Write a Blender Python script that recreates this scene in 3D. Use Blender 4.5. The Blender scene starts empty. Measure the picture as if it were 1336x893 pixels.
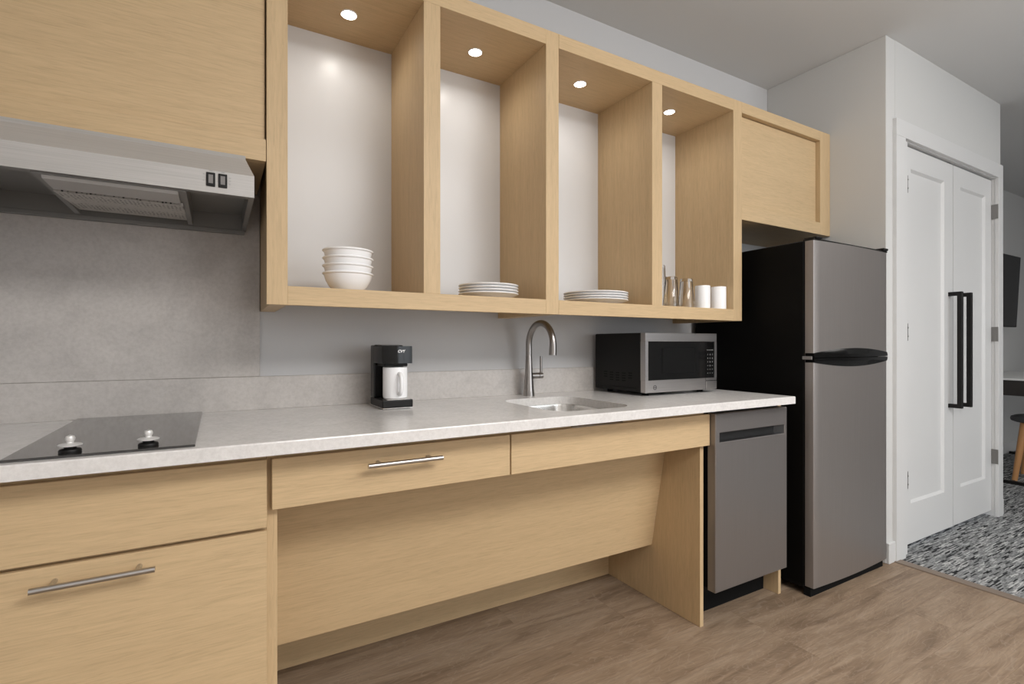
import bpy, bmesh, math, random
from mathutils import Vector, Matrix
random.seed(7)
S = bpy.context.scene
COL = S.collection

# ------------------------------------------------------------------ camera, world, light, exposure
cam_d = bpy.data.cameras.new('camera')
cam = bpy.data.objects.new('camera', cam_d); COL.objects.link(cam)
cam.location = (0, -1.871, 1.0782)
cam.rotation_euler = (math.radians(90), 0, math.radians(59.97 - 90))
cam_d.sensor_width = 36; cam_d.lens = 664.9 * 36 / 1336
cam_d.shift_y = 2.67 / 1336; cam_d.clip_start = .02
S.camera = cam
S.view_settings.view_transform = 'Standard'; S.view_settings.look = 'None'
S.view_settings.gamma = 1; S.view_settings.use_curve_mapping = False
S.view_settings.exposure = -0.08
w = bpy.data.worlds.new('world'); S.world = w; w.use_nodes = True
w.node_tree.nodes['Background'].inputs[0].default_value = (.80, .88, 1, 1)
w.node_tree.nodes['Background'].inputs[1].default_value = 1.0
def area(name, loc, rot, sx, sy, power, col, spread=180):
    l = bpy.data.lights.new(name, 'AREA'); l.shape = 'RECTANGLE'; l.size = sx; l.size_y = sy
    l.energy = power; l.color = col; l.spread = math.radians(spread)
    o = bpy.data.objects.new(name, l); COL.objects.link(o); o.location = loc; o.rotation_euler = rot
    return o
R = math.radians
area('ceiling_lamp_light', (1.3, -3.0, 2.575), (0, 0, 0), 1.8, 1.0, 88, (1, .975, .95))
area('living_lamp_light', (4.6, -2.2, 2.575), (0, 0, 0), 1.2, 1.2, 12, (1, .97, .93))
area('ceiling_bounce_fill', (1.7, -2.8, 1.8), (R(180), 0, 0), .8, .8, 72, (1, .98, .96))  # added fill with no fixture, aimed up to bounce soft light off the ceiling
area('window_daylight', (3.0, -4.46, 1.45), (R(90), 0, 0), 2.4, 1.7, 42, (.93, .97, 1))

# ------------------------------------------------------------------ materials
def mat(name): 
    m = bpy.data.materials.new(name); m.use_nodes = True
    return m, m.node_tree.nodes, m.node_tree.links, m.node_tree.nodes['Principled BSDF']
def plain(name, col, rough=.5, metal=0, spec=.5, coat=0, trans=0, ior=1.45, bump=0, bscale=200):
    m, n, l, b = mat(name)
    b.inputs['Base Color'].default_value = (*col, 1); b.inputs['Roughness'].default_value = rough
    b.inputs['Metallic'].default_value = metal; b.inputs['Specular IOR Level'].default_value = spec
    b.inputs['Coat Weight'].default_value = coat; b.inputs['Transmission Weight'].default_value = trans
    b.inputs['IOR'].default_value = ior
    if bump:
        tc = n.new('ShaderNodeTexCoord'); nz = n.new('ShaderNodeTexNoise'); nz.inputs['Scale'].default_value = bscale
        bp = n.new('ShaderNodeBump'); bp.inputs['Strength'].default_value = bump; bp.inputs['Distance'].default_value = .001
        l.new(tc.outputs['Object'], nz.inputs['Vector']); l.new(nz.outputs['Fac'], bp.inputs['Height']); l.new(bp.outputs[0], b.inputs['Normal'])
    return m
def noise(n, l, src, scale3, scale=1, detail=4, rough=.55, dist=0):
    mp = n.new('ShaderNodeMapping'); mp.inputs['Scale'].default_value = scale3
    l.new(src, mp.inputs['Vector'])
    z = n.new('ShaderNodeTexNoise'); z.inputs['Scale'].default_value = scale; z.inputs['Detail'].default_value = detail
    z.inputs['Roughness'].default_value = rough; z.inputs['Distortion'].default_value = dist
    l.new(mp.outputs[0], z.inputs['Vector']); return z.outputs['Fac']
def ramp(n, l, src, stops):
    r = n.new('ShaderNodeValToRGB'); e = r.color_ramp.elements
    while len(e) < len(stops): e.new(.5)
    for k, (p, c) in zip(e, stops): k.position = p; k.color = (*c, 1)
    l.new(src, r.inputs[0]); return r.outputs[0]
def mixc(n, l, fac, a, b, mode='MIX'):
    m = n.new('ShaderNodeMix'); m.data_type = 'RGBA'; m.blend_type = mode
    if isinstance(fac, float): m.inputs[0].default_value = fac
    else: l.new(fac, m.inputs[0])
    for i, v in ((6, a), (7, b)):
        if isinstance(v, tuple): m.inputs[i].default_value = (*v, 1)
        else: l.new(v, m.inputs[i])
    return m.outputs[2]
def bumpn(n, l, b, h, strength, dist):
    bp = n.new('ShaderNodeBump'); bp.inputs['Strength'].default_value = strength; bp.inputs['Distance'].default_value = dist
    l.new(h, bp.inputs['Height']); l.new(bp.outputs[0], b.inputs['Normal'])

def wood(name, axis, base=(.575, .42, .242)):
    m, n, l, b = mat(name)
    tc = n.new('ShaderNodeTexCoord'); oi = n.new('ShaderNodeObjectInfo')
    ad = n.new('ShaderNodeVectorMath'); ad.operation = 'ADD'
    sc = n.new('ShaderNodeVectorMath'); sc.operation = 'SCALE'; sc.inputs[0].default_value = (7, 5, 9)
    l.new(oi.outputs['Random'], sc.inputs['Scale']); l.new(tc.outputs['Object'], ad.inputs[0]); l.new(sc.outputs[0], ad.inputs[1])
    v = ad.outputs[0]
    f3 = [270, 270, 270]; f3[axis] = 14
    g3 = [34, 34, 34]; g3[axis] = 1.6
    fine = noise(n, l, v, f3, 1, 5, .6, .9)
    broad = noise(n, l, v, g3, 1, 3, .5, 1.2)
    d = tuple(c * .86 for c in base); li = tuple(min(1, c * 1.09) for c in base)
    c1 = ramp(n, l, fine, [(.28, d), (.5, base), (.75, li)])
    c2 = ramp(n, l, broad, [(.3, (.95, .945, .94)), (.7, (1.02, 1.02, 1.02))])
    l.new(mixc(n, l, 1.0, c1, c2, 'MULTIPLY'), b.inputs['Base Color'])
    b.inputs['Roughness'].default_value = .48; b.inputs['Specular IOR Level'].default_value = .35
    bumpn(n, l, b, fine, .35, .0006)
    return m
def stone(name, base, var=.12, rough=.28, sc=9):
    m, n, l, b = mat(name); tc = n.new('ShaderNodeTexCoord'); v = tc.outputs['Object']
    a = noise(n, l, v, (1, 1, 1), sc, 8, .65, .6); f = noise(n, l, v, (1, 1, 1), 90, 6, .7)
    lo = tuple(c * (1 - var) for c in base); hi = tuple(min(1, c * (1 + var * .6)) for c in base)
    c1 = ramp(n, l, a, [(.32, lo), (.52, base), (.72, hi)])
    c2 = ramp(n, l, f, [(.35, (.90, .895, .89)), (.6, (1.02, 1.02, 1.02))])
    l.new(mixc(n, l, 1.0, c1, c2, 'MULTIPLY'), b.inputs['Base Color']); b.inputs['Roughness'].default_value = rough
    return m
def brushed(name, col, rough=.35, axis=0, metal=1, amt=.10):
    m, n, l, b = mat(name); tc = n.new('ShaderNodeTexCoord')
    f3 = [500, 500, 500]; f3[axis] = 4
    z = noise(n, l, tc.outputs['Object'], f3, 1, 3, .6)
    lo = tuple(c * (1 - amt) for c in col); hi = tuple(min(1, c * (1 + amt)) for c in col)
    l.new(ramp(n, l, z, [(.3, lo), (.7, hi)]), b.inputs['Base Color'])
    b.inputs['Metallic'].default_value = metal; b.inputs['Roughness'].default_value = rough
    bumpn(n, l, b, z, .06, .0004)
    return m
def plank_mat(name):
    m, n, l, b = mat(name); tc = n.new('ShaderNodeTexCoord'); oi = n.new('ShaderNodeObjectInfo')
    ad = n.new('ShaderNodeVectorMath'); ad.operation = 'ADD'
    sc = n.new('ShaderNodeVectorMath'); sc.operation = 'SCALE'; sc.inputs[0].default_value = (13, 7, 0)
    l.new(oi.outputs['Random'], sc.inputs['Scale']); l.new(tc.outputs['Object'], ad.inputs[0]); l.new(sc.outputs[0], ad.inputs[1])
    v = ad.outputs[0]
    a = noise(n, l, v, (1.8, 11, 1), 1, 6, .6, 1.4); f = noise(n, l, v, (9, 120, 1), 1, 5, .65, .8)
    br = noise(n, l, v, (2.2, 7, 1), 1, 2, .5, 2.5)
    c1 = ramp(n, l, a, [(.3, (.170, .115, .074)), (.5, (.268, .191, .128)), (.72, (.34, .255, .18))])
    c2 = ramp(n, l, f, [(.3, (.80, .795, .79)), (.55, (1, 1, 1)), (.75, (1.18, 1.18, 1.18))])
    c = mixc(n, l, 1.0, c1, c2, 'MULTIPLY')
    # cathedral figure: contour lines of a slow noise
    mu = n.new('ShaderNodeMath'); mu.operation = 'MULTIPLY'; mu.inputs[1].default_value = 60; l.new(br, mu.inputs[0])
    si = n.new('ShaderNodeMath'); si.operation = 'SINE'; l.new(mu.outputs[0], si.inputs[0])
    k = ramp(n, l, si.outputs[0], [(.80, (0, 0, 0)), (1.0, (.24, .24, .24))])
    c = mixc(n, l, k, c, (.40, .32, .25))
    l.new(c, b.inputs['Base Color']); b.inputs['Roughness'].default_value = .5; b.inputs['Specular IOR Level'].default_value = .35
    bumpn(n, l, b, f, .15, .0005)
    return m
def carpet_mat(name):
    m, n, l, b = mat(name); tc = n.new('ShaderNodeTexCoord')
    def cells(sx, sy, off):
        mp = n.new('ShaderNodeMapping'); mp.inputs['Scale'].default_value = (sx, sy, 1); mp.inputs['Location'].default_value = (off, off, 0)
        l.new(tc.outputs['Object'], mp.inputs['Vector'])
        sp = n.new('ShaderNodeSeparateXYZ'); l.new(mp.outputs[0], sp.inputs[0])
        fy = n.new('ShaderNodeMath'); fy.operation = 'FLOOR'; l.new(sp.outputs[1], fy.inputs[0])
        wn = n.new('ShaderNodeTexWhiteNoise'); wn.noise_dimensions = '1D'; l.new(fy.outputs[0], wn.inputs['W'])
        ax = n.new('ShaderNodeMath'); ax.operation = 'ADD'; l.new(sp.outputs[0], ax.inputs[0]); l.new(wn.outputs['Value'], ax.inputs[1])
        fx = n.new('ShaderNodeMath'); fx.operation = 'FLOOR'; l.new(ax.outputs[0], fx.inputs[0])
        cb = n.new('ShaderNodeCombineXYZ'); l.new(fx.outputs[0], cb.inputs[0]); l.new(fy.outputs[0], cb.inputs[1])
        w2 = n.new('ShaderNodeTexWhiteNoise'); w2.noise_dimensions = '2D'; l.new(cb.outputs[0], w2.inputs['Vector'])
        return w2.outputs['Value']
    a = cells(17, 170, 0); c = cells(50, 320, 3.3)
    ca = ramp(n, l, a, [(.0, (.02, .021, .022)), (.16, (.05, .052, .054)), (.21, (.20, .205, .205)), (.70, (.27, .275, .275)), (.84, (.40, .40, .395)), (1, (.50, .50, .49))])
    cc = ramp(n, l, c, [(.1, (.55, .55, .55)), (.5, (1, 1, 1)), (1, (1.15, 1.15, 1.15))])
    l.new(mixc(n, l, 1.0, ca, cc, 'MULTIPLY'), b.inputs['Base Color'])
    b.inputs['Roughness'].default_value = .95; b.inputs['Specular IOR Level'].default_value = .1
    bumpn(n, l, b, c, .5, .004)
    return m
def filter_mat(name):
    m, n, l, b = mat(name); tc = n.new('ShaderNodeTexCoord')
    vo = n.new('ShaderNodeTexVoronoi'); vo.inputs['Scale'].default_value = 115; vo.inputs['Randomness'].default_value = .35
    l.new(tc.outputs['Object'], vo.inputs['Vector'])
    l.new(ramp(n, l, vo.outputs['Distance'], [(.16, (.02, .02, .02)), (.38, (.55, .53, .50))]), b.inputs['Base Color'])
    b.inputs['Metallic'].default_value = .6; b.inputs['Roughness'].default_value = .45
    bumpn(n, l, b, vo.outputs['Distance'], .8, .002)
    return m
WX, WY, WZ = wood('oak_grain_x', 0), wood('oak_grain_y', 1), wood('oak_grain_z', 2)
M_COUNTER = stone('counter_quartz', (.735, .717, .70), .07, .22, 14)
M_SPLASH = stone('splash_quartz', (.53, .50, .475), .12, .35, 9)
M_WALL = plain('wall_paint', (.57, .57, .575), .6, bump=.12, bscale=260)
M_CLOSET = plain('closet_wall_paint', (.60, .60, .588), .6, bump=.25, bscale=180)
M_CEIL = plain('ceiling_paint', (.60, .60, .595), .8)
M_DOOR = plain('door_white', (.64, .64, .635), .38)
M_BACK = plain('cabinet_back_white', (.66, .66, .665), .3)
M_STEEL = brushed('hood_steel', (.45, .435, .418), .5, 0, .2)
M_HANDLE = brushed('handle_nickel', (.52, .50, .48), .28)
M_FRIDGE = brushed('slate_steel', (.31, .285, .27), .42, 2, .7, .04)
M_DW = brushed('dishwasher_steel', (.25, .232, .224), .40, 2, .7, .04)
M_MW = brushed('microwave_steel', (.50, .475, .46), .33)
M_NICKEL = brushed('faucet_nickel', (.36, .34, .325), .30, 2)
M_SINK = brushed('sink_steel', (.62, .60, .57), .25)
M_BLACK = plain('gloss_black', (.004, .004, .004), .14, spec=.35)
M_SATIN = plain('satin_black', (.008, .0075, .007), .45, spec=.28)
M_BODY = plain('fridge_black', (.004, .0038, .0035), .55, spec=.12)
M_MATTE = plain('matte_black', (.008, .008, .008), .8, spec=.1)
M_BADGE = plain('badge_dark', (.05, .047, .045), .5)
M_GLASSB = plain('black_glass', (.035, .033, .032), .07, coat=.4, spec=.8)
M_WIN = plain('microwave_glass', (.008, .008, .008), .12, spec=.35)
M_CHINA = plain('white_china', (.94, .94, .945), .18)
M_GLASS = plain('clear_glass', (1, 1, 1), .02, trans=1, ior=1.45)
M_GREY = plain('grey_plastic', (.22, .21, .205), .4)
M_DKGREY = plain('hood_inner_grey', (.24, .235, .225), .4, metal=.4)
M_POCKET = plain('pocket_grey', (.02, .02, .02), .35)
M_LENS = plain('light_lens', (.42, .41, .40), .3)
M_KEY = plain('key_print', (.30, .295, .29), .5)
M_WHITE = plain('white_print', (.85, .85, .85), .5)
M_CHROME = plain('bright_chrome', (.82, .80, .78), .15, metal=1)
M_GRIP = plain('knob_silver', (.70, .69, .675), .35, metal=.3)
M_HINGE = brushed('hinge_nickel', (.28, .27, .26), .35)
M_STRIP = plain('transition_strip', (.20, .155, .12), .5)
M_PLANK = plank_mat('vinyl_plank'); M_CARPET = carpet_mat('carpet_loop')
M_FILTER = filter_mat('filter_mesh')
M_STOOL = plain('stool_oak', (.50, .25, .10), .5)
M_SEAT = plain('stool_seat', (.055, .057, .06), .6)
M_DESK = plain('desk_white', (.72, .72, .71), .4)
M_APRON = plain('desk_dark', (.028, .024, .022), .5)
M_TV = plain('tv_screen', (.006, .006, .007), .25, spec=.2)
def emit(name, col, s):
    m, n, l, b = mat(name); b.inputs['Emission Color'].default_value = (*col, 1); b.inputs['Emission Strength'].default_value = s
    b.inputs['Base Color'].default_value = (.8, .8, .8, 1); return m
M_LED = emit('puck_led', (1, .94, .85), 14)

# ------------------------------------------------------------------ builders
class MB:
    def __init__(s): s.bm = bmesh.new()
    def box(s, x0, x1, y0, y1, z0, z1, bev=0, seg=1):
        b = bmesh.new(); bmesh.ops.create_cube(b, size=1)
        for v in b.verts: v.co = Vector(((x0 + x1) / 2 + v.co.x * (x1 - x0), (y0 + y1) / 2 + v.co.y * (y1 - y0), (z0 + z1) / 2 + v.co.z * (z1 - z0)))
        if bev: bmesh.ops.bevel(b, geom=b.edges[:], offset=bev, segments=seg, profile=.5, affect='EDGES')
        s.merge(b); return s
    def merge(s, b, M=None):
        if M: b.transform(M)
        me = bpy.data.meshes.new('tmp'); b.to_mesh(me); b.free(); s.bm.from_mesh(me); bpy.data.meshes.remove(me); return s
    def prism(s, pts, axis, a, b_):          # 2-D outline pts extruded along axis from a to b_
        def P(p, t): return {0: (t, p[0], p[1]), 1: (p[0], t, p[1]), 2: (p[0], p[1], t)}[axis]
        b = bmesh.new(); f = b.faces.new([b.verts.new(P(p, a)) for p in pts])
        r = bmesh.ops.extrude_face_region(b, geom=[f]); d = [0, 0, 0]; d[axis] = b_ - a
        bmesh.ops.translate(b, verts=[v for v in r['geom'] if isinstance(v, bmesh.types.BMVert)], vec=d)
        bmesh.ops.recalc_face_normals(b, faces=b.faces[:]); s.merge(b); return s
    def lathe(s, prof, c=(0, 0, 0), n=40, M=None):
        b = bmesh.new(); rows = []
        for r, z in prof:
            rows.append([b.verts.new((0, 0, z))] if r < 1e-6 else [b.verts.new((r * math.cos(2 * math.pi * k / n), r * math.sin(2 * math.pi * k / n), z)) for k in range(n)])
        for A, B in zip(rows, rows[1:]):
            for k in range(n):
                q = [A[k % len(A)], A[(k + 1) % len(A)], B[(k + 1) % len(B)], B[k % len(B)]]
                u = []
                for v in q:
                    if v not in u: u.append(v)
                if len(u) > 2: b.faces.new(u)
        bmesh.ops.recalc_face_normals(b, faces=b.faces[:])
        b.transform(M if M else Matrix.Identity(4)); b.transform(Matrix.Translation(c)); s.merge(b); return s
    def tube(s, path, rad, n=16):
        path = [Vector(p) for p in path]; rad = rad if isinstance(rad, list) else [rad] * len(path)
        b = bmesh.new(); rings = []; t0 = (path[1] - path[0]).normalized()
        u = t0.orthogonal().normalized()
        for i, p in enumerate(path):
            t = (path[min(i + 1, len(path) - 1)] - path[max(i - 1, 0)]).normalized()
            u = (u - t * u.dot(t)).normalized(); vv = t.cross(u)
            rings.append([b.verts.new(p + rad[i] * (math.cos(a) * u + math.sin(a) * vv)) for a in [2 * math.pi * k / n for k in range(n)]])
        for A, B in zip(rings, rings[1:]):
            for k in range(n): b.faces.new((A[k], A[(k + 1) % n], B[(k + 1) % n], B[k]))
        b.faces.new(rings[0][::-1]); b.faces.new(rings[-1])
        bmesh.ops.recalc_face_normals(b, faces=b.faces[:]); s.merge(b); return s
    def poly(s, verts, faces):
        b = bmesh.new(); vs = [b.verts.new(v) for v in verts]
        for f in faces: b.faces.new([vs[i] for i in f])
        bmesh.ops.recalc_face_normals(b, faces=b.faces[:]); s.merge(b); return s
    def build(s, name, m, parent=None, smooth=False):
        off = world_loc(parent) if parent else Vector((0, 0, 0))
        s.bm.transform(Matrix.Translation(-off))
        me = bpy.data.meshes.new(name); s.bm.to_mesh(me); s.bm.free(); me.materials.append(m)
        if smooth: me.shade_auto_smooth(True, R(40)) if False else None
        if smooth:
            for p in me.polygons: p.use_smooth = True
            try: me.set_sharp_from_angle(angle=R(38))
            except Exception: pass
        o = bpy.data.objects.new(name, me); COL.objects.link(o)
        if parent: o.parent = parent
        return o
def world_loc(o):
    v = Vector((0, 0, 0))
    while o: v += o.location; o = o.parent
    return v
def tag(o, label=None, cat=None, group=None, kind=None):
    for k, v in (('label', label), ('category', cat), ('group', group), ('kind', kind)):
        if v: o[k] = v
    return o
def thing(name, loc, label, cat, group=None):
    o = bpy.data.objects.new(name, None); COL.objects.link(o); o.location = loc; o.empty_display_size = .05
    return tag(o, label, cat, group)
def copy_tree(o, parent=None):
    c = o.copy(); COL.objects.link(c); c.parent = parent
    for ch in list(o.children): copy_tree(ch, c)
    return c
def bx(name, m, parent, x0, x1, y0, y1, z0, z1, bev=.0008, seg=1):
    return MB().box(x0, x1, y0, y1, z0, z1, bev, seg).build(name, m, parent)
def rrect(x0, x1, y0, y1, r, n=8):
    pts = []
    for cx, cy, a0 in ((x1 - r, y1 - r, 0), (x0 + r, y1 - r, 90), (x0 + r, y0 + r, 180), (x1 - r, y0 + r, 270)):
        for k in range(n + 1):
            a = R(a0 + 90 * k / n); pts.append((cx + r * math.cos(a), cy + r * math.sin(a)))
    return pts
def text_mesh(name, s, size, M, m, parent, ext=.0004, bold=0, shear=0):
    cu = bpy.data.curves.new(name, 'FONT'); cu.body = s; cu.size = size; cu.extrude = ext; cu.offset = bold; cu.shear = shear
    cu.align_x = 'CENTER'; cu.align_y = 'CENTER'
    o = bpy.data.objects.new(name, cu); COL.objects.link(o)
    me = bpy.data.meshes.new_from_object(o); bpy.data.objects.remove(o); bpy.data.curves.remove(cu)
    me.transform(M); me.transform(Matrix.Translation(-world_loc(parent))); me.materials.clear(); me.materials.append(m)
    t = bpy.data.objects.new(name, me); COL.objects.link(t); t.parent = parent; return t
FACE_Y = lambda x, y, z: Matrix.Translation((x, y, z)) @ Matrix.Rotation(R(90), 4, 'X')   # text facing -Y

# ------------------------------------------------------------------ the setting
XC = 2.84; YC = -.625; ZC = 2.596; XE = 4.29; XR = 8.2; YF = -4.45; XL = -.60; YW2 = .05
def struct(o, label=None, cat=None): return tag(o, label, cat, kind='structure')
struct(bx('wall_back', M_WALL, None, XL, XC + .1, 0, .1, 0, ZC, 0), 'pale grey painted wall behind the cabinets and counter', 'wall')
struct(bx('wall_closet_side', M_CLOSET, None, XC, XC + .09, YC, 0, 0, ZC, .002), 'pale grey closet wall beside the refrigerator', 'wall')
mb = MB(); mb.box(XC + .09, 3.03, YC, YC + .1, 0, ZC); mb.box(4.255, XE, YC, YC + .1, 0, ZC); mb.box(3.03, 4.255, YC, YC + .1, 2.125, ZC)
struct(mb.build('wall_closet_front', M_CLOSET), 'off-white wall around the double closet doors', 'wall')
struct(bx('wall_closet_end', M_CLOSET, None, XE - .09, XE, YC + .1, YW2, 0, ZC, 0), 'end wall of the closet towards the living area', 'wall')
struct(bx('wall_far', M_CLOSET, None, XE - .09, XR, YW2, YW2 + .1, 0, ZC, 0), 'pale wall of the living area behind the television', 'wall')
struct(bx('wall_left', M_WALL, None, XL - .1, XL, YF, .1, 0, ZC, 0), 'painted wall at the left end of the counter', 'wall')
struct(bx('wall_right', M_WALL, None, XR, XR + .1, YF, .15, 0, ZC, 0), 'painted wall at the far end of the living area', 'wall')
mb = MB(); mb.box(XL - .1, 1.8, YF - .1, YF, 0, ZC); mb.box(4.2, XR + .1, YF - .1, YF, 0, ZC); mb.box(1.8, 4.2, YF - .1, YF, 0, .6); mb.box(1.8, 4.2, YF - .1, YF, 2.3, ZC)
struct(mb.build('wall_front', M_WALL), 'painted window wall opposite the kitchen', 'wall')
win = bpy.data.objects.new('window_1', None); COL.objects.link(win); win.location = (3.0, YF, .6); struct(win, 'wide window in the wall opposite the kitchen', 'window')
mb = MB(); mb.box(1.8, 4.2, YF - .03, YF + .01, .6, .65); mb.box(1.8, 4.2, YF - .03, YF + .01, 2.25, 2.3)
for x in (1.8, 2.975, 4.15): mb.box(x, x + .05, YF - .03, YF + .01, .65, 2.25)
mb.build('window_frame', M_DOOR, win)
struct(bx('ceiling', M_CEIL, None, XL - .1, XR + .1, YF - .1, .15, ZC, ZC + .1, 0), 'flat pale grey ceiling', 'ceiling')
floor = struct(bx('floor', M_STRIP, None, XL - .1, 2.895, YF - .1, .1, -.06, -.006, 0), 'brown wood-look plank floor in the kitchen', 'floor')
PW, PL = .178, 1.22; y = .0; row = 0
while y > YF:
    x = XL - random.choice((.05, .45, .85, .25, .65)) ; 
    while x < 2.89:
        a, b_ = max(x, XL), min(x + PL, 2.893)
        if b_ - a > .03:
            p = MB().box(-(b_ - a) / 2, (b_ - a) / 2, -PW / 2 + .0002, PW / 2 - .0002, -.006, 0, .0003).build('plank', M_PLANK)
            p.location = ((a + b_) / 2, y - PW / 2, 0); p.parent = floor
        x += PL + .0004
    y -= PW; row += 1
struct(bx('carpet_floor', M_CARPET, None, 2.945, XR + .1, YF - .1, .15, -.06, .001, 0), 'grey and black flecked loop carpet beyond the kitchen', 'carpet')
struct(bx('trim_2', M_STRIP, None, 2.893, 2.946, YF, YC + .002, -.02, .005, .0015), 'brown transition strip between plank floor and carpet', 'transition strip')
# baseboards
struct(bx('baseboard_closet_left', M_DOOR, None, XC + .002, 2.908, YC - .013, YC, 0, .10, .002), 'short white baseboard piece left of the closet doors', 'baseboard')
struct(bx('baseboard_closet_right', M_DOOR, None, 4.27, XE + .014, YC - .013, YC, 0, .10, .002), 'white baseboard end right of the closet doors', 'baseboard')
struct(bx('baseboard_far', M_DOOR, None, XE, XR, YW2 - .013, YW2, 0, .10, .002), 'white baseboard along the living area wall', 'baseboard')
# closet casing: jambs, head and stops
tr = bpy.data.objects.new('trim_1', None); COL.objects.link(tr); tr.location = (3.6, YC, 0)
struct(tr, 'pale grey door casing around the double closet doors', 'door casing')
MB().box(2.905, 3.0, YC - .018, YC, 0, 2.115, .001).build('casing_side', M_DOOR, tr)
MB().box(4.204, 4.275, YC - .018, YC, 0, 2.115, .001).build('casing_side', M_DOOR, tr)
MB().box(2.905, 4.275, YC - .018, YC, 2.115, 2.20, .001).build('casing_head', M_DOOR, tr)
MB().box(3.0, 3.06, YC, YC + .1, 0, 2.125).build('jamb', M_DOOR, tr)
MB().box(4.209, 4.256, YC, YC + .1, 0, 2.125).build('jamb', M_DOOR, tr)
MB().box(3.06, 4.209, YC, YC + .1, 2.112, 2.126).build('head_jamb', M_DOOR, tr)
# two doors with recessed panels
def closet_door(name, x0, x1, px0, px1, hx, hinge_x, label, side):
    d = bpy.data.objects.new(name, None); COL.objects.link(d); d.location = ((x0 + x1) / 2, -.605, .035); struct(d, label, 'door')
    z0, z1, pz0, pz1 = .035, 2.104, .256, 1.982; yf, t = -.607, .036
    o = MB(); b = bmesh.new()
    def loop(xa, xb, za, zb, y): return [b.verts.new(p) for p in ((xa, y, za), (xb, y, za), (xb, y, zb), (xa, y, zb))]
    L = [loop(x0, x1, z0, z1, yf + t), loop(x0, x1, z0, z1, yf), loop(px0 - .012, px1 + .012, pz0 - .012, pz1 + .012, yf), loop(px0, px1, pz0, pz1, yf + .012)]
    for A, B in zip(L, L[1:]):
        for k in range(4): b.faces.new((A[k], A[(k + 1) % 4], B[(k + 1) % 4], B[k]))
    b.faces.new(L[-1]); b.faces.new(L[0][::-1]); bmesh.ops.recalc_face_normals(b, faces=b.faces[:])
    o.merge(b).build('door_leaf', M_DOOR, d)
    for za in (.375, 1.14, 1.905):
        h = MB(); h.box(hinge_x - .004, hinge_x + .004, yf - .010, yf - .001, za - .045, za + .045, .001)
        if side > 0: h.box(hinge_x - .0045, hinge_x - .0022, yf - .034, yf - .004, za - .045, za + .045)
        for q in (-.022, .022): h.lathe([(0, -.002), (.0035, -.002), (.0035, .001), (0, .002)], (hinge_x, yf - .011, za + q), 8, Matrix.Rotation(R(90), 4, 'X'))
        h.build('hinge', M_HINGE, d)
    p = MB(); zt, zb = 1.372, .718
    p.box(hx - .011, hx + .011, yf - .062, yf - .040, zb, zt, .001)
    for zz in (zt - .022, zb): p.box(hx - .011, hx + .011, yf - .042, yf + .001, zz, zz + .022, .001)
    tag(p.build('pull_handle', M_SATIN, d), 'matte black square bar pull')
    if side < 0: MB().box(x1 - .05, x1 - .015, yf + .006, yf + .03, 2.104, 2.112).build('ball_catch', M_SATIN, d)
closet_door('door_1', 3.062, 3.647, 3.150, 3.526, 3.597, 3.084, 'left white panelled closet door nearer the refrigerator', -1)
closet_door('door_2', 3.653, 4.2065, 3.762, 4.100, 3.722, 4.2062, 'right white panelled closet door with hinges at the living area', 1)

# ------------------------------------------------------------------ counter, splashbacks
SX0, SX1, SY0, SY1 = .925, 1.255, -.560, -.165
CT0, CT1, CX1, CYF = .834, .864, 2.05, -.645
b = bmesh.new(); ed = []
def ring(pts):
    vs = [b.verts.new((p[0], p[1], CT1)) for p in pts]
    for i in range(len(vs)): ed.append(b.edges.new((vs[i], vs[(i + 1) % len(vs)])))
ring([(XL, CYF), (CX1, CYF), (CX1, 0), (XL, 0)]); ring(rrect(SX0, SX1, SY0, SY1, .075, 10))
bmesh.ops.triangle_fill(b, use_beauty=True, use_dissolve=True, edges=ed)
r = bmesh.ops.extrude_face_region(b, geom=b.faces[:])
bmesh.ops.translate(b, verts=[v for v in r['geom'] if isinstance(v, bmesh.types.BMVert)], vec=(0, 0, CT0 - CT1))
bmesh.ops.recalc_face_normals(b, faces=b.faces[:])
be = [e for e in b.edges if all(abs(v.co.z - CT1) < 1e-5 for v in e.verts) and (all(abs(v.co.y - CYF) < 1e-5 for v in e.verts) or all(abs(v.co.x - CX1) < 1e-5 for v in e.verts))]
bmesh.ops.bevel(b, geom=be, offset=.003, segments=2, profile=.5, affect='EDGES')
ct = MB().merge(b).build('countertop', M_COUNTER); tag(ct, 'long pale quartz countertop with undermount sink cut-out', 'countertop')
sp = bx('low_backsplash', M_SPLASH, None, XL, CX1 - .002, -.015, 0, CT1, .972, .001); tag(sp, 'low grey stone upstand along the back of the counter', 'backsplash')
sp = bx('tall_backsplash', M_SPLASH, None, XL, .1205, -.013, 0, .9725, 1.562, .001); tag(sp, 'tall grey stone slab behind the cooktop below the hood', 'backsplash')
# sink
t = thing('sink', (1.09, -.36, .69), 'undermount stainless steel sink bowl set in the countertop', 'sink')
b = bmesh.new(); loops = []
for dx, z, rr in ((.016, .8335, .085), (-.002, .8335, .075), (-.004, .825, .073), (-.010, .72, .07), (-.022, .700, .06), (-.05, .692, .04)):
    loops.append([b.verts.new((p[0], p[1], z)) for p in rrect(SX0 - dx, SX1 + dx, SY0 - dx, SY1 + dx, rr, 10)])
for A, B in zip(loops, loops[1:]):
    for k in range(len(A)): b.faces.new((A[k], A[(k + 1) % len(A)], B[(k + 1) % len(B)], B[k]))
b.faces.new(loops[-1])
for f in b.faces: f.normal_flip() if f.normal.z < 0 else None
MB().merge(b).build('bowl', M_SINK, t, True)
MB().lathe([(0, .694), (.025, .694), (.037, .696), (.04, .693), (.04, .692)], (1.09, -.36, 0), 28).build('drain', M_CHROME, t, True)
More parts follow.
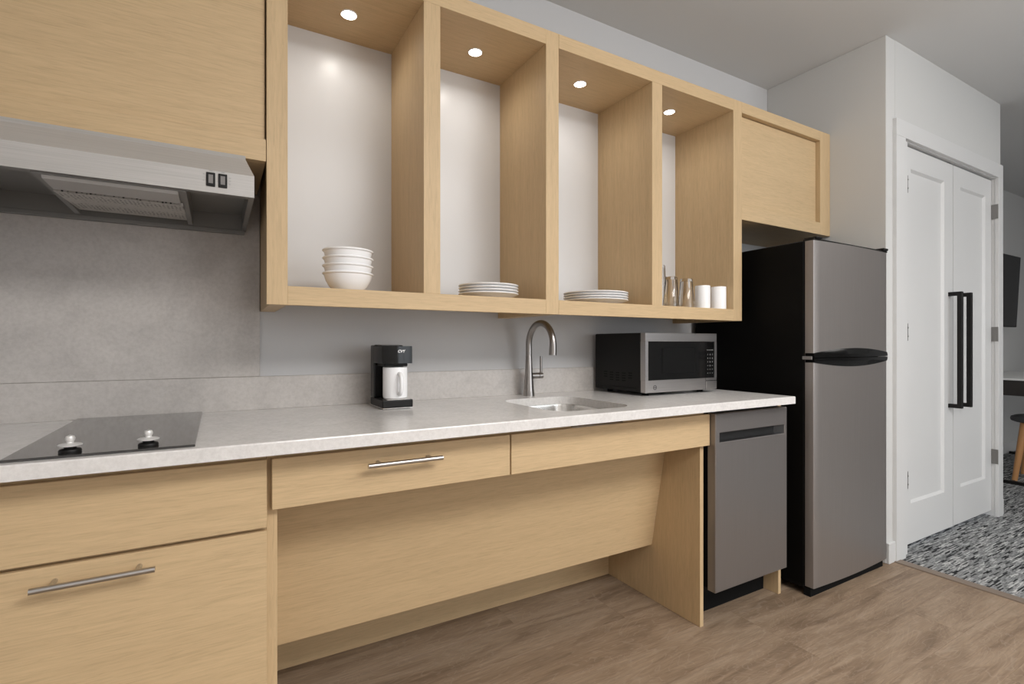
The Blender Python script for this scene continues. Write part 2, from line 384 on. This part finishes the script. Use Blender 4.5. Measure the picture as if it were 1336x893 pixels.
# faucet
FX, FY = 1.119, -.075
t = thing('faucet', (FX, FY, CT1), 'brushed nickel gooseneck faucet with side lever behind the sink', 'faucet')
MB().lathe([(0, 0), (.0238, 0), (.0238, .003), (.0210, .03), (.0160, .10), (.0132, .165), (.0128, .1665), (0, .1665)], (FX, FY, CT1), 32).build('base', M_NICKEL, t, True)
z0 = CT1 + .167; path = [(FX, FY, z0), (FX, FY, z0 + .02), (FX, FY, z0 + .045)]
rc = .088; zc = z0 + .045
for k in range(1, 23):
    a = R(188 * k / 22); path.append((FX, FY - rc + rc * math.cos(a), zc + rc * .98 * math.sin(a)))
e = path[-1]; path += [(FX, e[1] + .0005, e[2] - .012), (FX, e[1] + .001, e[2] - .028)]
rad = [.0126] * (len(path) - 6) + [.0128, .0132, .0138, .0145, .0150, .0152]
MB().tube(path, rad, 20).build('spout', M_NICKEL, t, True)
lv = MB(); lv.tube([(FX + .012, FY, CT1 + .082), (FX + .047, FY, CT1 + .082)], .0125, 18)
lv.build('lever_hub', M_NICKEL, t, True)
lv = MB(); lv.tube([(FX + .049, FY, CT1 + .082), (FX + .066, FY, CT1 + .082)], .0125, 18)
lv.tube([(FX + .061, FY, CT1 + .090), (FX + .061, FY, CT1 + .163)], .0060, 12); lv.build('lever', M_NICKEL, t, True)

# cooktop
t = thing('cooktop', (-.19, -.33, CT1), 'flat black glass two-burner cooktop with two knobs', 'cooktop')
MB().box(-.340, -.040, -.622, -.024, CT1, CT1 + .005, .0012).build('glass_plate', M_GLASSB, t)
for i, (kx, ky) in enumerate(((-.247, -.588), (-.123, -.588))):
    k = MB().lathe([(0, 0), (.0175, 0), (.0180, .003), (.0165, .006), (.010, .0075), (.010, .012), (0, .012)], (kx, ky, CT1 + .005), 28).build('knob', M_SATIN, t, True)
    MB().lathe([(0, .012), (.019, .0125), (.0195, .0145), (.017, .016), (.006, .018), (.0055, .020), (.0075, .023), (.0080, .027), (.0065, .031), (0, .0335)], (kx, ky, CT1 + .005), 28).build('grip', M_GRIP, k, True)

# ------------------------------------------------------------------ base cabinets
YD = -.574
def bar_handle(parent, x0, x1, z, posts, yd=YD):
    h = MB(); h.tube([(x0, yd - .035, z), (x1, yd - .035, z)], .0060, 16)
    for px in posts: h.tube([(px, yd + .0005, z), (px, yd - .034, z)], .0047, 12)
    return tag(h.build('bar_handle', M_HANDLE, parent, True), 'brushed nickel bar pull')
t = thing('drawer_cabinet', (-.2, -.3, 0), 'oak base cabinet with two drawers under the cooktop', 'cabinet')
bx('carcass', WX, t, XL + .005, .0985, YD + .020, -.016, .10, .83)
bx('toe_kick', WX, t, XL + .005, .0985, -.50, -.48, .0, .10)
bx('drawer_front', WX, t, XL + .01, .0985, YD, YD + .0185, .656, .812, .0012)
dr = bx('drawer_front', WX, t, XL + .01, .0985, YD, YD + .0185, .115, .648, .0012)
bar_handle(dr, -.302, -.110, .6195, (-.272, -.139))
t = thing('sink_cabinet', (.86, -.3, 0), 'oak open knee-space sink cabinet with one drawer and sloping panel', 'cabinet')
bx('side_panel', WZ, t, .0992, .1225, YD + .022, -.016, 0, .833)
bx('side_panel', WZ, t, 1.588, 1.607, YD + .022, -.016, 0, .833)
dr = bx('drawer_front', WX, t, .109, .7435, YD, YD + .0185, .6935, .812, .0012)
bar_handle(dr, .322, .518, .777, (.354, .488))
bx('false_front', WX, t, .7475, 1.6165, YD, YD + .0185, .6935, .812, .0012)
bx('rail', WX, t, .1225, 1.588, YD + .022, YD + .04, .70, .833)
MB().prism([(-.388, .70), (-.370, .70), (-.286, .235), (-.304, .232)], 0, .1228, 1.5877).build('knee_panel', WX, t)
bx('back_panel', WX, t, .1228, 1.5877, -.030, -.014, 0, .66)
# dishwasher
t = thing('dishwasher', (1.84, -.3, 0), 'slim dark stainless dishwasher between sink cabinet and refrigerator', 'dishwasher')
bx('tub', M_MATTE, t, 1.626, 2.060, -.560, -.03, .142, .826)
bx('toe_plate', M_MATTE, t, 1.6075, 2.085, -.480, -.465, 0, .14)
yd0, yd1 = -.598, -.562; x0, x1, z0, z1 = 1.619, 2.068, .140, .815; hx0, hx1, hz0, hz1 = 1.640, 2.052, .704, .744
b = bmesh.new()
def loop(xa, xb, za, zb, y): return [b.verts.new(p) for p in ((xa, y, za), (xb, y, za), (xb, y, zb), (xa, y, zb))]
L = [loop(x0, x1, z0, z1, yd1), loop(x0, x1, z0, z1, yd0 + .003), loop(x0 + .003, x1 - .003, z0 + .003, z1 - .003, yd0), loop(hx0, hx1, hz0, hz1, yd0), loop(hx0 + .002, hx1 - .002, hz0 + .002, hz1 - .002, yd0 + .002)]
for A, B in zip(L, L[1:]):
    for k in range(4): b.faces.new((A[k], A[(k + 1) % 4], B[(k + 1) % 4], B[k]))
b.faces.new(L[0][::-1]); bmesh.ops.recalc_face_normals(b, faces=b.faces[:])
door = MB().merge(b).build('door', M_DW, t)
b = bmesh.new()
A = loop(hx0 + .002, hx1 - .002, hz0 + .002, hz1 - .002, yd0 + .002); B = loop(hx0 + .004, hx1 - .040, hz0 + .004, hz1 - .004, yd0 + .024)
for k in range(4): b.faces.new((A[k], A[(k + 1) % 4], B[(k + 1) % 4], B[k]))
b.faces.new(B)
MB().merge(b).build('pocket_handle', M_POCKET, door)
ep = bx('end_panel', WZ, None, 2.091, 2.109, -.545, -.016, 0, .833); tag(ep, 'narrow oak end panel between dishwasher and refrigerator', 'panel')

# ------------------------------------------------------------------ refrigerator
t = thing('refrigerator', (2.49, -.33, 0), 'tall slate steel refrigerator with black sides and top freezer', 'refrigerator')
FX0, FX1, FYF, FZ = 2.18, 2.80, -.645, 1.525
bx('body', M_BODY, t, FX0, FX1, -.604, -.03, .03, FZ - .004, .004)
bx('base_grille', M_MATTE, t, FX0 + .004, FX1 - .004, -.630, -.60, .0, .036)
def fdoor(name, z0, z1):
    pts = [(FX0, -.609)]; n = 14
    for k in range(n + 1):
        u = k / n; pts.append((FX0 + .0 + u * (FX1 - FX0), FYF - .010 * math.sin(math.pi * u)))
    pts.append((FX1, -.609))
    m = MB(); bb = bmesh.new(); f = bb.faces.new([bb.verts.new((p[0], p[1], z0)) for p in pts])
    r = bmesh.ops.extrude_face_region(bb, geom=[f]); bmesh.ops.translate(bb, verts=[v for v in r['geom'] if isinstance(v, bmesh.types.BMVert)], vec=(0, 0, z1 - z0))
    bmesh.ops.recalc_face_normals(bb, faces=bb.faces[:])
    ee = [e for e in bb.edges if all(abs(v.co.x - FX0) < 1e-5 and v.co.y < -.63 for v in e.verts) or all(abs(v.co.x - FX1) < 1e-5 and v.co.y < -.63 for v in e.verts)]
    bmesh.ops.bevel(bb, geom=ee, offset=.004, segments=2, profile=.5, affect='EDGES')
    return m.merge(bb).build(name, M_FRIDGE, t, True)
d1 = fdoor('freezer_door', 1.0225, FZ - .006); d2 = fdoor('refrigerator_door', .042, 1.0165)
bx('top_trim', M_SATIN, t, FX0, FX1, -.648, -.60, FZ - .006, FZ + .001, .001)
bx('gasket', M_MATTE, t, FX0 + .004, FX1 - .004, -.609, -.603, .04, FZ - .006, 0)
hg = MB().box(FX0 + .006, FX0 + .05, -.655, -.60, FZ + .001, FZ + .009, .002); hg.build('hinge_cover', M_SATIN, t)
hg = MB().box(FX1 - .05, FX1 - .006, -.655, -.60, FZ + .001, FZ + .012, .002); hg.build('hinge_cover', M_SATIN, t)
def lens(zs):      # black lens-shaped grip, sign +1 above the gap, -1 below
    n = 24; vs = []; fs = []
    for k in range(n + 1):
        u = k / n; x = FX0 - .0008 + u * (FX1 - FX0 + .0016); hh = .020 + .021 * math.sin(math.pi * u) ** .9
        bow = FYF - .010 * math.sin(math.pi * u); za = 1.0195 + zs * .0012; zb = 1.0195 + zs * hh
        yo = bow - .003 - .016 * math.sin(math.pi * u)
        vs += [(x, -.61, za), (x, yo, za), (x, yo - .001, zb * .35 + za * .65), (x, bow - .0015, zb), (x, -.61, zb)]
    for k in range(n):
        for j in range(5): fs.append((k * 5 + j, k * 5 + (j + 1) % 5, (k + 1) * 5 + (j + 1) % 5, (k + 1) * 5 + j))
    fs += [(0, 1, 2, 3, 4), tuple(n * 5 + j for j in range(5))]
    return MB().poly(vs, fs)
tag(lens(1).build('grip', M_BLACK, d1, True), 'glossy black curved grip'); tag(lens(-1).build('grip', M_BLACK, d2, True), 'glossy black curved grip')
hg = MB().box(FX0 - .006, FX0 + .0, -.640, -.600, 1.012, 1.026, .001); hg.build('centre_hinge', M_GREY, t)

# ------------------------------------------------------------------ wall cabinets
YU, ZB, ZT, ZI, ZS = -.361, 1.185, 2.20, 2.148, 1.237
def puck(parent, x, y):
    p = MB().lathe([(.026, 0), (.026, -.003), (.0235, -.0035), (.0235, 0)], (x, y, ZI), 32).build('puck_light', M_WHITE, parent)
    MB().lathe([(0, -.0072), (.012, -.0064), (.019, -.0046), (.0233, -.0022), (.0233, -.0005)], (x, y, ZI), 32).build('lens', M_LED, p)
    l = bpy.data.lights.new('puck_lamp', 'SPOT'); l.energy = 2.1; l.color = (1, .95, .88); l.spot_size = R(165); l.spot_blend = .9; l.shadow_soft_size = .028
    o = bpy.data.objects.new('puck_lamp', l); COL.objects.link(o); o.location = (x, y, ZI - .012)
def shelf_unit(label, x0, x1, sides, divs, pucks):
    t = thing('open_wall_cabinet', ((x0 + x1) / 2, -.18, ZB), label, 'cabinet', 'open-front oak wall cabinets')
    xs = sorted(sides + divs); ix0 = sides[0][1] if sides[0][0] == x0 else x0
    for a, c in sides:
        if a == .114: bx('stile', WZ, t, a, c, YU, YU + .02, ZB, ZT, .0006); bx('side_panel', WZ, t, a + .0080, c, YU + .02, -.001, ZB, ZT, .0006)
        else: bx('side_panel', WZ, t, a, c, YU, -.001, ZB, ZT, .0006)
    for a, c in divs: bx('divider', WZ, t, a, c, YU + .0002, -.019, ZS, ZI, .0006)
    edges = [x0] + [v for s_ in sides for v in s_] + [x1]
    inner0 = sides[0][1] if sides[0][0] == x0 else x0 + .0006; inner1 = sides[-1][0]
    bx('bottom_rail', WX, t, inner0, inner1, YU, YU + .02, ZB, ZS, .0006)
    bx('shelf_board', WX, t, inner0, inner1, YU + .02, -.001, ZS - .018, ZS, 0)
    bx('top_board', WX, t, inner0, inner1, YU, -.001, ZI, ZT, .0006)
    bx('back_panel', M_BACK, t, inner0, inner1, -.019, -.006, ZS, ZI, 0)
    for x, y in pucks: puck(t, x, y)
    return t
shelf_unit('open oak wall cabinet holding the white bowls and smaller plates', .114, 1.068, [(.114, .166), (1.013, 1.068)], [(.556, .611)], [(.369, -.176), (.817, -.189)])
shelf_unit('open oak wall cabinet holding larger plates, glasses and white cups', 1.068, 2.102, [(2.042, 2.102)], [(1.532, 1.589)], [(1.289, -.199), (1.800, -.203)])
t = thing('hood_wall_cabinet', (-.2, -.18, 1.567), 'closed oak wall cabinet with recessed front above the range hood', 'cabinet')
bx('body', WX, t, XL + .005, .1125, YU + .021, -.001, 1.567, ZT)
bx('bottom_rail', WX, t, XL + .005, .1125, YU, YU + .020, 1.567, 1.626, .0006)
bx('top_rail', WX, t, XL + .005, .1125, YU, YU + .020, ZI, ZT, .0006)
bx('front_panel', WX, t, XL + .005, .1095, YU + .0125, YU + .0205, 1.627, ZI - .001, 0)
t = thing('refrigerator_wall_cabinet', (2.47, -.18, 1.655), 'closed oak wall cabinet with recessed front panel above the refrigerator', 'cabinet')
bx('body', WX, t, 2.1025, 2.8385, YU + .033, -.001, 1.655, ZT)
bx('bottom_rail', WX, t, 2.1025, 2.746, YU, YU + .032, 1.655, 1.718, .0006)
bx('top_rail', WX, t, 2.1025, 2.746, YU, YU + .032, ZI + .002, ZT, .0006)
bx('stile', WZ, t, 2.746, 2.8385, YU, YU + .032, 1.655, ZT, .0006)
bx('front_panel', WX, t, 2.103, 2.7455, YU + .024, YU + .032, 1.719, ZI - .002, 0)

# ------------------------------------------------------------------ range hood
t = thing('range_hood', (-.225, -.24, 1.44), 'stainless steel under-cabinet range hood with two rocker switches', 'range hood')
hx0, hx1 = -.53, .079
def rg(x0, x1, yf, yb, z): return [(x0, yf, z), (x1, yf, z), (x1, yb, z), (x0, yb, z)]
lv = [rg(hx0, hx1, -.46, -.016, 1.440), rg(hx0, hx1, -.46, -.016, 1.493), rg(hx0 + .016, hx1 - .016, -.392, -.016, 1.5525), rg(hx0 + .016, hx1 - .016, -.385, -.016, 1.5645)]
vs = [p for q in lv for p in q]; fs = []
for i in range(3):
    for k in range(4): fs.append((i * 4 + k, i * 4 + (k + 1) % 4, (i + 1) * 4 + (k + 1) % 4, (i + 1) * 4 + k))
fs.append((12, 13, 14, 15))
# inner skin: cavity open at the bottom
n0 = len(vs); e = .012
vs += rg(hx0 + e, hx1 - e, -.46 + .02, -.03, 1.440) + rg(hx0 + e, hx1 - e, -.46 + .025, -.03, 1.488)
for k in range(4):
    fs.append((k, (k + 1) % 4, n0 + (k + 1) % 4, n0 + k)); fs.append((n0 + k, n0 + (k + 1) % 4, n0 + 4 + (k + 1) % 4, n0 + 4 + k))
MB().poly(vs, fs[:13]).build('shell', M_STEEL, t)
fs2 = fs[13:] + [(n0 + 4, n0 + 5, n0 + 6, n0 + 7)]
MB().poly(vs, fs2).build('cavity', M_DKGREY, t)
bx('rear_lip', M_DKGREY, t, hx0 + .01, hx1 - .004, -.032, -.016, 1.428, 1.441, .001)
mb = MB(); mb.box(-.338, -.064, -.448, -.34, 1.437, 1.4875); mb.box(-.338, -.326, -.34, -.06, 1.437, 1.4875); mb.box(-.076, -.064, -.34, -.06, 1.437, 1.4875)
mb.build('filter_housing', M_DKGREY, t)
MB().prism([(-.445, 1.4365), (-.345, 1.4365), (-.351, 1.430), (-.439, 1.430)], 0, -.322, -.080).build('light_lens', M_LENS, t)
MB().prism([(-.332, 1.430), (-.332, 1.436), (-.075, 1.452), (-.075, 1.446)], 0, -.326, -.076).build('grease_filter', M_FILTER, t)
for xa in (-.023, .002):
    s_ = MB().box(xa, xa + .0185, -.4635, -.459, 1.4545, 1.487, .0008).build('rocker_switch', M_SATIN, t)
    MB().prism([(-.4632, 1.461), (-.4642, 1.461), (-.4672, 1.4805), (-.4632, 1.4805)], 0, xa + .0045, xa + .014).build('rocker', M_GREY, s_)
mk = MB()
for xx, zz, ww in ((-.030, 1.481, .004), (-.030, 1.466, .003), (-.017, 1.4905, .007), (.008, 1.4905, .007), (.0245, 1.479, .004), (.0245, 1.472, .004), (.0245, 1.464, .003)):
    mk.box(xx, xx + ww, -.4604, -.4598, zz, zz + .0016)
mk.build('switch_print', M_KEY, t)

# ------------------------------------------------------------------ microwave
t = thing('microwave', (1.72, -.2, CT1), 'stainless and black countertop microwave oven beside the refrigerator', 'microwave')
mx0, mx1, myf, myb, mz0, mz1 = 1.503, 1.938, -.352, -.035, .878, 1.1245
bx('casing', M_SATIN, t, mx0, mx1, myf + .028, myb, mz0, mz1, .003)
bx('side_skirt', M_SATIN, t, mx0 - .0025, mx0, -.30, -.06, .884, .8955, .001)
m = MB(); m.box(mx0, mx1, myf, myf + .0275, 1.089, mz1, .001); m.box(mx0, mx1, myf, myf + .0275, mz0, .929, .001)
m.box(mx0, mx0 + .016, myf, myf + .0275, .929, 1.089); m.box(mx1 - .015, mx1, myf, myf + .0275, .929, 1.089)
fr = m.build('front_frame', M_MW, t)
bx('window', M_WIN, t, mx0 + .016, 1.8665, myf + .002, myf + .0275, .929, 1.089, 0)
MB().box(1.60, 1.795, myf + .0005, myf + .002, .955, 1.062).build('window_screen', M_MATTE, t)
cp = bx('control_panel', M_WIN, t, 1.8675, mx1 - .015, myf + .0015, myf + .0275, .929, 1.089, 0)
MB().box(1.876, 1.918, myf + .0008, myf + .0015, 1.062, 1.084).build('display', M_BLACK, cp)
px0 = 1.874
for r_ in range(7):
    zz = 1.048 - r_ * .0165
    for c_ in range(3):
        if r_ == 0: MB().box(px0 + c_ * .015, px0 + .012 + c_ * .015, myf + .0008, myf + .0015, zz + .003, zz + .0045).build('key', M_KEY, cp)
        else: text_mesh('key', ['', '123', '456', '789', '000', '+-+', '---'][r_][c_] if r_ < 4 else ('0' if c_ == 1 and r_ == 4 else '='), .010, FACE_Y(px0 + .006 + c_ * .015, myf + .0010, zz), M_KEY, cp, .0003)
MB().box(1.8635, 1.8645, myf - .0004, myf + .001, mz0, .929).build('door_seam', M_MATTE, fr)
bt = MB().box(1.868, mx1 - .002, myf - .0022, myf + .0005, mz0 + .003, .9155, .001).build('door_button', M_MW, t)
MB().box(1.866, mx1, myf - .0006, myf + .0005, .9155, .9175).build('button_seam', M_MATTE, bt)
rg_ = MB(); bb = bmesh.new(); n = 28
A = [[bb.verts.new((1.556 + rr * math.cos(2 * math.pi * k / n), myf - dd, .899 + rr * math.sin(2 * math.pi * k / n))) for k in range(n)] for rr, dd in ((.0098, .0002), (.0098, .0008), (.0076, .0008), (.0076, .0002))]
for P, Q in zip(A, A[1:]):
    for k in range(n): bb.faces.new((P[k], P[(k + 1) % n], Q[(k + 1) % n], Q[k]))
lg = rg_.merge(bb).build('badge', M_BADGE, fr)
text_mesh('badge_letters', 'GE', .0105, FACE_Y(1.556, myf - .0004, .8992), M_BADGE, fr, .0003, 0, .25)
vt = MB()
for c_ in range(5):
    for r_ in range(4):
        if c_ in (0, 4) and r_ == 3: continue
        yy = -.108 - c_ * .039; zz = .958 - r_ * .0105 - (.004 if c_ in (1, 2, 3) else .002)
        vt.box(mx0 - .0003, mx0 + .001, yy - .011, yy + .011, zz - .0022, zz + .0022)
vt.build('vent_slots', M_MATTE, t)
ft = MB()
for xx in (mx0 + .05, mx1 - .05):
    for yy in (-.30, -.08): MB().lathe([(0, 0), (.013, 0), (.014, .0145), (0, .0145)], (xx, yy, CT1), 16).build('foot', M_MATTE, t, True)

# ------------------------------------------------------------------ coffee maker and mug
cx0, cx1, cyf, cyb = .463, .566, -.232, -.082; cz = CT1
t = thing('coffee_maker', (.515, -.155, cz), 'black single-cup coffee maker standing on the counter', 'coffee maker')
m = MB(); m.box(cx0, cx1, cyf, cyb, cz + .002, cz + .005, .001); m.build('base_trim', M_CHROME, t)
for q in ((cx0 + .012, cyf + .012), (cx1 - .012, cyf + .012), (cx0 + .012, cyb - .012), (cx1 - .012, cyb - .012)):
    MB().lathe([(0, 0), (.006, 0), (.006, .003), (0, .003)], (q[0], q[1], cz), 12).build('foot', M_MATTE, t)
bx('base', M_SATIN, t, cx0, cx1, cyf, cyb, cz + .005, cz + .030, .003, 2)
bx('drip_tray', M_CHROME, t, cx0 + .016, cx1 - .008, cyf + .004, cyf + .085, cz + .030, cz + .032, .0006)
bx('tower', M_BLACK, t, cx0, cx1, -.128, cyb, cz + .030, cz + .2105, .004, 2)
hd = MB(); bb = bmesh.new()
pts = [(cx0 + .0, -.126), (cx0 + .0, cyf + .012)] + [(cx0 + .002 + (cx1 - cx0 - .004) * k / 10, cyf - .006 * math.sin(math.pi * k / 10) + .004) for k in range(11)] + [(cx1, cyf + .012), (cx1, -.126)]
f = bb.faces.new([bb.verts.new((p[0], p[1], cz + .150)) for p in pts]); r = bmesh.ops.extrude_face_region(bb, geom=[f])
bmesh.ops.translate(bb, verts=[v for v in r['geom'] if isinstance(v, bmesh.types.BMVert)], vec=(0, 0, .0575)); bmesh.ops.recalc_face_normals(bb, faces=bb.faces[:])
hd.merge(bb).build('brew_head', M_BLACK, t, True)
bx('spout_block', M_SATIN, t, cx0 + .012, cx1 - .012, cyf + .02, -.126, cz + .140, cz + .150, .002)
bx('lid', M_GREY, t, cx0 + .012, cx0 + .075, -.17, cyb - .01, cz + .2085, cz + .2125, .0015)
text_mesh('brand_print', 'CVY', .0125, FACE_Y((cx0 + cx1) / 2 + .010, cyf - .0022, cz + .190), M_WHITE, t, .0006, .0004, .2)
mgx, mgy, mgz = .520, -.182, cz + .032
t = thing('mug', (mgx, mgy, mgz), 'white mug standing on the coffee maker tray', 'mug')
MB().lathe([(0, 0), (.036, 0), (.040, .003), (.0408, .012), (.0408, .102), (.040, .1045), (.0384, .1045), (.0375, .101), (.0375, .006), (0, .004)], (mgx, mgy, mgz), 44).build('cup', M_CHINA, t, True)
hp = []; ang = R(-88)
for k in range(15):
    a = R(-90 + 180 * k / 14); rr = .0395 + .024 * max(0, math.cos(a)) ** .7
    hp.append((mgx + rr * math.cos(ang), mgy + rr * math.sin(ang), mgz + .050 + .034 * math.sin(a)))
MB().tube(hp, .0066, 12).build('handle', M_CHINA, t, True)

# ------------------------------------------------------------------ crockery on the shelves
bowl_me = None
bp_ = [(0, 0), (.040, 0), (.043, .003), (.056, .016), (.066, .034), (.0705, .050), (.0745, .0525), (.0750, .0555), (.073, .0572), (.0685, .0565), (.0655, .049), (.060, .034), (.050, .018), (.038, .008), (0, .006)]
nth = ['bottom', 'second from the bottom', 'third from the bottom', 'top']
for i in range(4):
    if i == 0: o = MB().lathe(bp_, (0, 0, 0), 56).build('bowl', M_CHINA, None, True); bo = o
    else: o = bo.copy(); COL.objects.link(o)
    o.location = (.347, -.268, ZS + i * .0232)
    tag(o, 'white china bowl, %s of the stack of four' % nth[i], 'bowl', 'stacked white bowls')
def plates(name, x, y, rr, dz, what, grp):
    p = [(0, 0), (rr * .62, 0), (rr * .64, .002), (rr * .80, .0085), (rr * .965, .0170), (rr * .992, .0178), (rr, .0195), (rr * .992, .0212), (rr * .95, .0205), (rr * .80, .0135), (rr * .64, .0065), (0, .0055)]
    for i in range(4):
        if i == 0: o = MB().lathe(p, (0, 0, 0), 64).build(name, M_CHINA, None, True); src = o
        else: o = src.copy(); COL.objects.link(o)
        o.location = (x, y, ZS + i * dz); tag(o, 'white %s, %s of its stack' % (what, nth[i]), 'plate', grp)
plates('side_plate', .846, -.238, .1085, .0100, 'side plate beside the bowls', 'stacked small plates')
plates('dinner_plate', 1.352, -.222, .133, .0098, 'dinner plate above the sink', 'stacked dinner plates')
gp = [(0, 0), (.0335, 0)]
def glass(x, y, h, r0, r1, label):
    p = [(r0, .0), (r1, h - .004), (r1 - .003, h), (0, h), (0, h - .012), (r1 - .004, h - .014), (r0 - .0022, .0), (r0, .0)]
    o = MB().lathe(p, (0, 0, 0), 40).build('drinking_glass', M_GLASS, None, True); o.location = (x, y, ZS + .0003)
    tag(o, label, 'glass', 'upturned drinking glasses')
glass(1.790, -.310, .128, .0345, .0265, 'clear upturned tumbler next to the white cups')
glass(1.693, -.312, .130, .0345, .0265, 'clear upturned tumbler second from the white cups')
glass(1.640, -.235, .130, .0345, .0265, 'clear upturned tumbler half hidden by the cabinet divider')
glass(1.722, -.215, .195, .0345, .0265, 'tallest clear upturned glass standing behind the tumblers')
for x, y, lab in ((1.897, -.309, 'white cylindrical cup beside the drinking glasses'), (1.998, -.315, 'white cylindrical cup at the cabinet side panel')):
    o = MB().lathe([(0, 0), (.030, 0), (.0325, .002), (.0330, .006), (.0330, .101), (.0325, .1035), (.031, .1035), (.0305, .1), (.0305, .006), (0, .005)], (0, 0, 0), 40).build('cup', M_CHINA, None, True)
    o.location = (x, y, ZS); tag(o, lab, 'cup', 'white cups by the glasses')

# ------------------------------------------------------------------ living area beyond the closet
t = thing('television', (6.2, YW2, 1.6), 'black flat television mounted on the living area wall', 'television')
tv = MB().box(5.45, 6.56, -.022, .022, -.33, .33, .003)
tv.bm.transform(Matrix.Translation((0, -.075, 1.567)) @ Matrix.Rotation(R(2.6), 4, 'X')); tv.build('housing', M_SATIN, t)
tv = MB().box(5.458, 6.552, -.0235, -.0215, -.322, .322)
tv.bm.transform(Matrix.Translation((0, -.075, 1.567)) @ Matrix.Rotation(R(2.6), 4, 'X')); tv.build('screen', M_TV, t)
bx('wall_bracket', M_MATTE, t, 5.85, 6.15, -.055, YW2 - .001, 1.48, 1.66)
t = thing('desk', (6.07, -.3, 0), 'white-topped desk with dark apron and black metal legs', 'desk')
bx('top', M_DESK, t, 5.36, 6.80, -.62, .035, .795, .81, .001)
m = MB(); m.box(5.37, 5.39, -.61, .02, .675, .795); m.box(6.77, 6.79, -.61, .02, .675, .795); m.box(5.39, 6.77, .0, .02, .675, .795); m.build('apron', M_APRON, t)
for xx in (5.28, 6.73):
    m = MB(); m.box(xx, xx + .03, -.60, .02, .001, .025); m.box(xx, xx + .03, -.60, -.57, .025, .795)
    m.build('leg', M_SATIN, t)
t = thing('stool', (5.55, -.42, 0), 'dark upholstered stool with pale wooden legs at the desk', 'stool')
MB().lathe([(0, .458), (.17, .458), (.19, .466), (.195, .480), (.19, .497), (.17, .507), (0, .512)], (5.62, -.50, 0), 40).build('seat', M_SEAT, t, True)
for dx, dy in ((-.13, .10), (.13, .13), (.13, -.13), (-.13, -.13)):
    k = 1.28; m = MB(); q = .022
    a = Vector((5.62 + dx * k, -.50 + dy * k, .001)); b2 = Vector((5.62 + dx * .85, -.50 + dy * .85, .457))
    m.tube([a, a.lerp(b2, .5), b2], [.017, .022, .025], 12); m.build('leg', M_STOOL, t, True)
